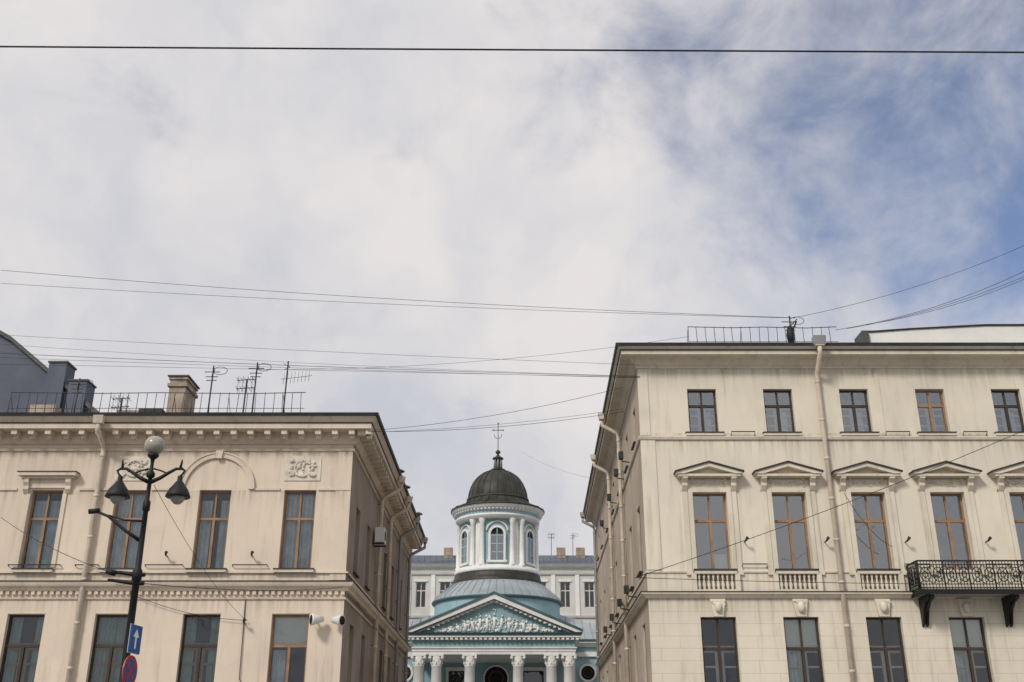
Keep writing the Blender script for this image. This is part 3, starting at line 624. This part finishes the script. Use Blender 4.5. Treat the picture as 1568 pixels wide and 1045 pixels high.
# ------------------------------------------------------------ street lamp
LX,LY=-7.5,21.0
b=B('street_lamp',(LX,LY,.13))
b.lathe('post','iron',(LX,LY),[(.22,.13),(.22,.4),(.17,.45),(.15,.9),(.11,1.0),(.09,1.1),(.085,2.6),(.105,2.62),(.105,2.7),(.08,2.75),(.068,5.0),(.095,5.02),(.095,5.2),(.062,5.25),(.05,6.4),(.075,6.42),(.075,6.6),(.045,6.65),(.042,7.1),(.08,7.12),(.09,7.2),(.045,7.26),(.033,7.4),(.045,7.5),(.11,7.56),(.12,7.6),(0,7.62)],16)
b.blob('globe','globe',(LX,LY,7.80),.205,.205,.205,24,14)
b.lathe('globe_cap','iron',(LX,LY),[(.0,8.06),(.03,8.02),(.05,8.0),(.0,7.99)],10)
for sx in (-1,1):
    arm=[(LX+sx*r,LY,z) for r,z in ((.03,7.02),(.2,7.1),(.38,7.22),(.52,7.30),(.64,7.30),(.70,7.26),(.66,7.18),(.62,7.15))]
    b.tube('arms','iron',arm,[.045,.04,.035,.032,.03,.026,.022,.02],7)
    b.tube('arms','iron',[(LX+sx*.05,LY,7.3),(LX+sx*.2,LY,7.26),(LX+sx*.34,LY,7.2)],.018,6)
    b.tube('arms','iron',[(LX+sx*.60,LY,7.30),(LX+sx*.62,LY,7.46),(LX+sx*.62,LY,7.5)],[.03,.02,.008],6)
    cx=LX+sx*.62
    b.lathe('bell_lamps','iron',(cx,LY),[(.0,7.16),(.05,7.14),(.055,7.04),(.09,7.0),(.12,6.95),(.19,6.86),(.235,6.76),(.255,6.70),(.24,6.69),(.0,6.74)],18)
    b.lathe('bell_lamps','galv',(cx,LY),[(.15,6.70),(.13,6.62),(.07,6.56),(0,6.54)],14)
b.tube('tram_bracket','iron',[(LX,LY,5.78),(LX-.35,LY,6.0),(LX-.75,LY,6.3),(LX-1.08,LY,6.43)],[.04,.035,.03,.028],7)
b.tube('tram_bracket','iron',[(LX,LY,6.2),(LX-.4,LY,6.22),(LX-.75,LY,6.32)],.022,6);b.tube('tram_bracket','iron',[(LX-1.16,LY,6.4),(LX-.95,LY,6.42)],.055,7)
for z in (5.12,4.95): b.tube('clamps','iron',[(LX-.55,LY-.05,z+.06),(LX,LY,z),(LX+.16,LY,z)],[.03,.05,.04],7)
b.tube('clamps','iron',[(LX-.6,LY-.05,5.18),(LX-.42,LY-.05,5.14)],.06,7)
b.done()
def dirframe(x,y,th): return Frame((x,y),(math.cos(th),math.sin(th)),(math.sin(th),-math.cos(th)))
b=B('traffic_sign',(LX+.2,LY,3.8))
F1=dirframe(LX+.16,LY-.1,rad(84))
b.box('plate','signBlue',F1,-.24,.24,.0,.02,3.6,4.12);b.box('plate','signWhite',F1,-.25,.25,-.006,.0,3.59,4.13)
b.poly('symbol','signWhite',F1,[(-.03,3.68),(.03,3.68),(.03,3.9),(.12,3.9),(0,4.05),(-.12,3.9),(-.03,3.9)],.02,.024)
b.box('bracket','iron',F1,-.1,.1,-.1,-.006,3.82,3.88);b.done()
b=B('traffic_sign',(LX+.1,LY,3.3))
F1=dirframe(LX+.14,LY-.1,rad(84))
b.poly('plate','signRed',F1,arc(0,3.26,.3,0,360,32)[:-1],0,.016);b.poly('plate','signBlue',F1,arc(0,3.26,.24,0,360,32)[:-1],.016,.02)
b.poly('plate','galv',F1,arc(0,3.26,.3,0,360,32)[:-1],-.006,0)
for q in (45,-45):
    t=rad(q);dx,dz=math.cos(t),math.sin(t);b.poly('symbol','signRed',F1,[(-dx*.24-dz*.03,3.26-dz*.24+dx*.03),(dx*.24-dz*.03,3.26+dz*.24+dx*.03),(dx*.24+dz*.03,3.26+dz*.24-dx*.03),(-dx*.24+dz*.03,3.26-dz*.24-dx*.03)],.02,.022+(q>0)*.003)
b.box('bracket','iron',F1,-.1,.1,-.1,-.006,3.27,3.33);b.done()
# ------------------------------------------------------------ antennas
def antenna(x,y,z0,z1,kind):
    b=B('tv_antenna',(x,y,z0),single=True)
    b.tube('mast','rail',[(x,y,z0),(x+.03,y,z1)],.03,6)
    if kind==0:
        for i,z in enumerate((z1-.05,z1-.4)):
            b.tube('boom','rail',[(x-.35,y,z),(x+.35,y,z+.05)],.018,5)
            for q in range(5): b.tube('el','rail',[(x-.3+.15*q,y-.3,z+.01),(x-.3+.15*q,y+.3,z+.01)],.01,4)
            for q in range(4): b.tube('el','rail',[(x-.3+.18*q,y,z-.16),(x-.3+.18*q,y,z+.18)],.009,4)
    elif kind==1:
        b.tube('loop','rail',[(x+.3+.28*math.cos(t*math.pi/8),y,z1-.2+.16*math.sin(t*math.pi/8)) for t in range(17)],.012,5)
        for z,L_ in ((z1-.25,.3),(z1-.45,.24),(z1-.6,.2)): b.tube('el','rail',[(x-L_,y,z),(x+L_,y,z)],.018,5)
        b.tube('boom','rail',[(x,y,z1-.45),(x+.2,y-.4,z1-.3)],.02,5)
    else:
        b.tube('boom','galv',[(x-.2,y,z1-.75),(x+1.0,y,z1-.6)],.014,5)
        for q in range(8): b.tube('el','galv',[(x-.1+.14*q,y,z1-.95+.0188*q),(x-.08+.14*q,y,z1-.5+.0188*q)],.009,4)
        b.tube('el','rail',[(x-.15,y,z1-.1),(x+.12,y,z1-.25)],.012,5);b.tube('el','rail',[(x-.1,y,z1-.35),(x+.1,y,z1-.25)],.012,5)
    b.done()
antenna(-11.7,38,13.8,16.05,1);antenna(-10.0,38,13.8,16.2,1);antenna(-8.8,38,13.8,16.25,2);antenna(-10.35,38,13.8,15.5,0);antenna(-17.3,39,13.8,15.9,1)
antenna(10.75,37,16.0,17.75,1);antenna(4.0,106,21.3,23.5,0);antenna(6.2,106,21.3,23.6,1);antenna(-15.3,38.5,13.8,14.9,0)
b=B('satellite_dish',(10.7,36.9,17),single=True)
b.lathe('dish','iron',(10.72,36.9),[(.0,16.5),(.12,16.6),(.17,16.9),(.1,17.25),(0,17.3)],12);b.tube('arm','iron',[(10.72,36.9,16.9),(10.95,36.7,17.4)],.03,5);b.done()
# ------------------------------------------------------------ AC, floodlights
b=B('air_conditioner',(-5.3,42.6,10.3))
b.box('case','white',FS,42.2,43.0,.12,.48,10.0,10.6);b.strip('fan_grille','galv',FS,arc(42.55,10.3,.2,0,360,20),arc(42.55,10.3,.23,0,360,20),.48,.50);b.poly('fan_grille','room',FS,arc(42.55,10.3,.2,0,360,20)[:-1],.48,.485)
for y in (42.3,42.9): b.box('brackets','flash',FS,y-.02,y+.02,0,.5,9.92,9.98)
b.done()
def speaker(x,z,dx):
    b=B('floodlight',(x,35.6,z))
    b.tube('arm','galv',[(x,36,z-.05),(x,35.7,z-.1),(x,35.6,z)],.025,6)
    b.tube('housing','white',[(x-dx*.22,35.75,z+.04),(x,35.62,z+.02),(x+dx*.1,35.55,z),(x+dx*.14,35.53,z)],[.09,.15,.19,.195],14)
    b.tube('lens','room',[(x+dx*.141,35.529,z),(x+dx*.150,35.524,z)],.15,14);b.done()
speaker(-6.55,6.08,-1);speaker(-5.8,6.05,1)
# ------------------------------------------------------------ cables
def cable(pts,r=.011,sag=0,n=24):
    P_=[Vector(p) for p in pts]
    if len(P_)==2:
        Q=[P_[0].lerp(P_[1],i/n)-Vector((0,0,sag*4*(i/n)*(1-i/n))) for i in range(n+1)]
    else:
        a,m_,c_=P_;tm=(m_.x-a.x)/(c_.x-a.x);lin=a.lerp(c_,tm);d=(m_-lin)/(tm*(1-tm));Q=[a.lerp(c_,i/n)+d*(i/n)*(1-i/n) for i in range(n+1)]
    b=B('overhead_cable',P_[0],single=True);b.tube('cable','iron',Q,r,5);b.done()
cable([(-16,5.6,6.115),(16,5.6,5.895)],.0062,.05)
cable([(-18.6,34,18.26),(-4.32,34,17.11),(10.05,34,16.37)],.008)
cable([(-18.5,34,17.73),(-4.3,34,16.9),(10.1,34,16.36)],.007)
cable([(-18.15,34,15.71),(-7.7,34,15.13),(4.6,35,14.95)],.006)
cable([(-18.0,34,15.01),(-6.5,34,14.5),(4.6,35,14.5)],.009)
cable([(-18.0,34,14.85),(-6.5,34,14.42),(4.6,35,14.45)],.006);cable([(-18.0,34,14.6),(-6.5,34,14.36),(4.6,35,14.47)],.006);cable([(-18.0,34,15.35),(-6.5,34,14.6),(4.6,35,14.52)],.005)
cable([(-10,38,15.9),(6.4,34.6,15.9)],.006,.35)
cable([(-5.0,34.6,12.35),(3.9,34.6,13.95)],.008,.22);cable([(-5.0,34.6,12.3),(3.9,34.6,13.15)],.006,.15);cable([(-5.0,34.6,12.32),(3.9,34.6,13.05)],.008,.2)
cable([(10.05,34,16.37),(14.3,34,17.5),(18.9,34,19.3)],.008)
cable([(11.5,34,15.9),(15.0,34,16.75),(18.8,34,18.3)],.009);cable([(11.9,34,15.95),(15.2,34,16.75),(18.7,34,18.05)],.008);cable([(12.6,34,16.1),(15.6,34,16.8),(18.7,34,17.95)],.008)
cable([(3.6,31,6.7),(15.6,30,11.0)],.010,.16);cable([(3.9,33,7.04),(18.5,33,6.85)],.010,.08);cable([(13,35.5,8.5),(11.6,35.6,10.4)],.01,.3)
cable([(-15.4,31,8.5),(LX-.5,LY,5.15)],.008,.12);cable([(LX-.4,LY,5.0),(-5.75,35.9,7.2)],.009,.15);cable([(LX,LY,5.1),(-13.5,35.9,7.3)],.009,.1)
cable([(LX+.1,LY,6.95),(-8.95,35.9,6.1)],.006,.25);cable([(-8.9,35.9,6.1),(-13,35.9,7.0)],.009,.2);cable([(-5.75,35.8,7.4),(-5.2,52,6.5)],.012,.3)
cable([(0.6,84,26.0),(5,50,14.5)],.006,.4)
# ------------------------------------------------------------ ground
def sheet(name,mt,x0,x1,y0,y1,z):
    b=B(name,(0,0,0),single=True);b.add('s',mt,[(x0,y0,z),(x1,y0,z),(x1,y1,z),(x0,y1,z)],[(0,1,2,3)]);b.done()
sheet('ground','ground',-3000,3000,-3000,3000,-.01)
sheet('road','asphalt',-200,200,3,19,0)
for n_,y0,y1 in (('pavement',19.3,200),('pavement',-30,2.7)):
    b=B(n_,(0,y0,0),single=True);b.box('p','paving',Z0,-200,200,y0,y1,-.05,.13);b.done()
for y0 in (19.0,2.7):
    b=B('kerb',(0,y0,0),single=True);b.box('k','kerb',Z0,-200,200,y0,y0+.3,-.05,.15);b.done()
b=B('road_markings',(0,11,0),single=True)
for i in range(-25,25): b.box('m','paint',Z0,i*6,i*6+3,10.9,11.1,.004,.008)
b.done()
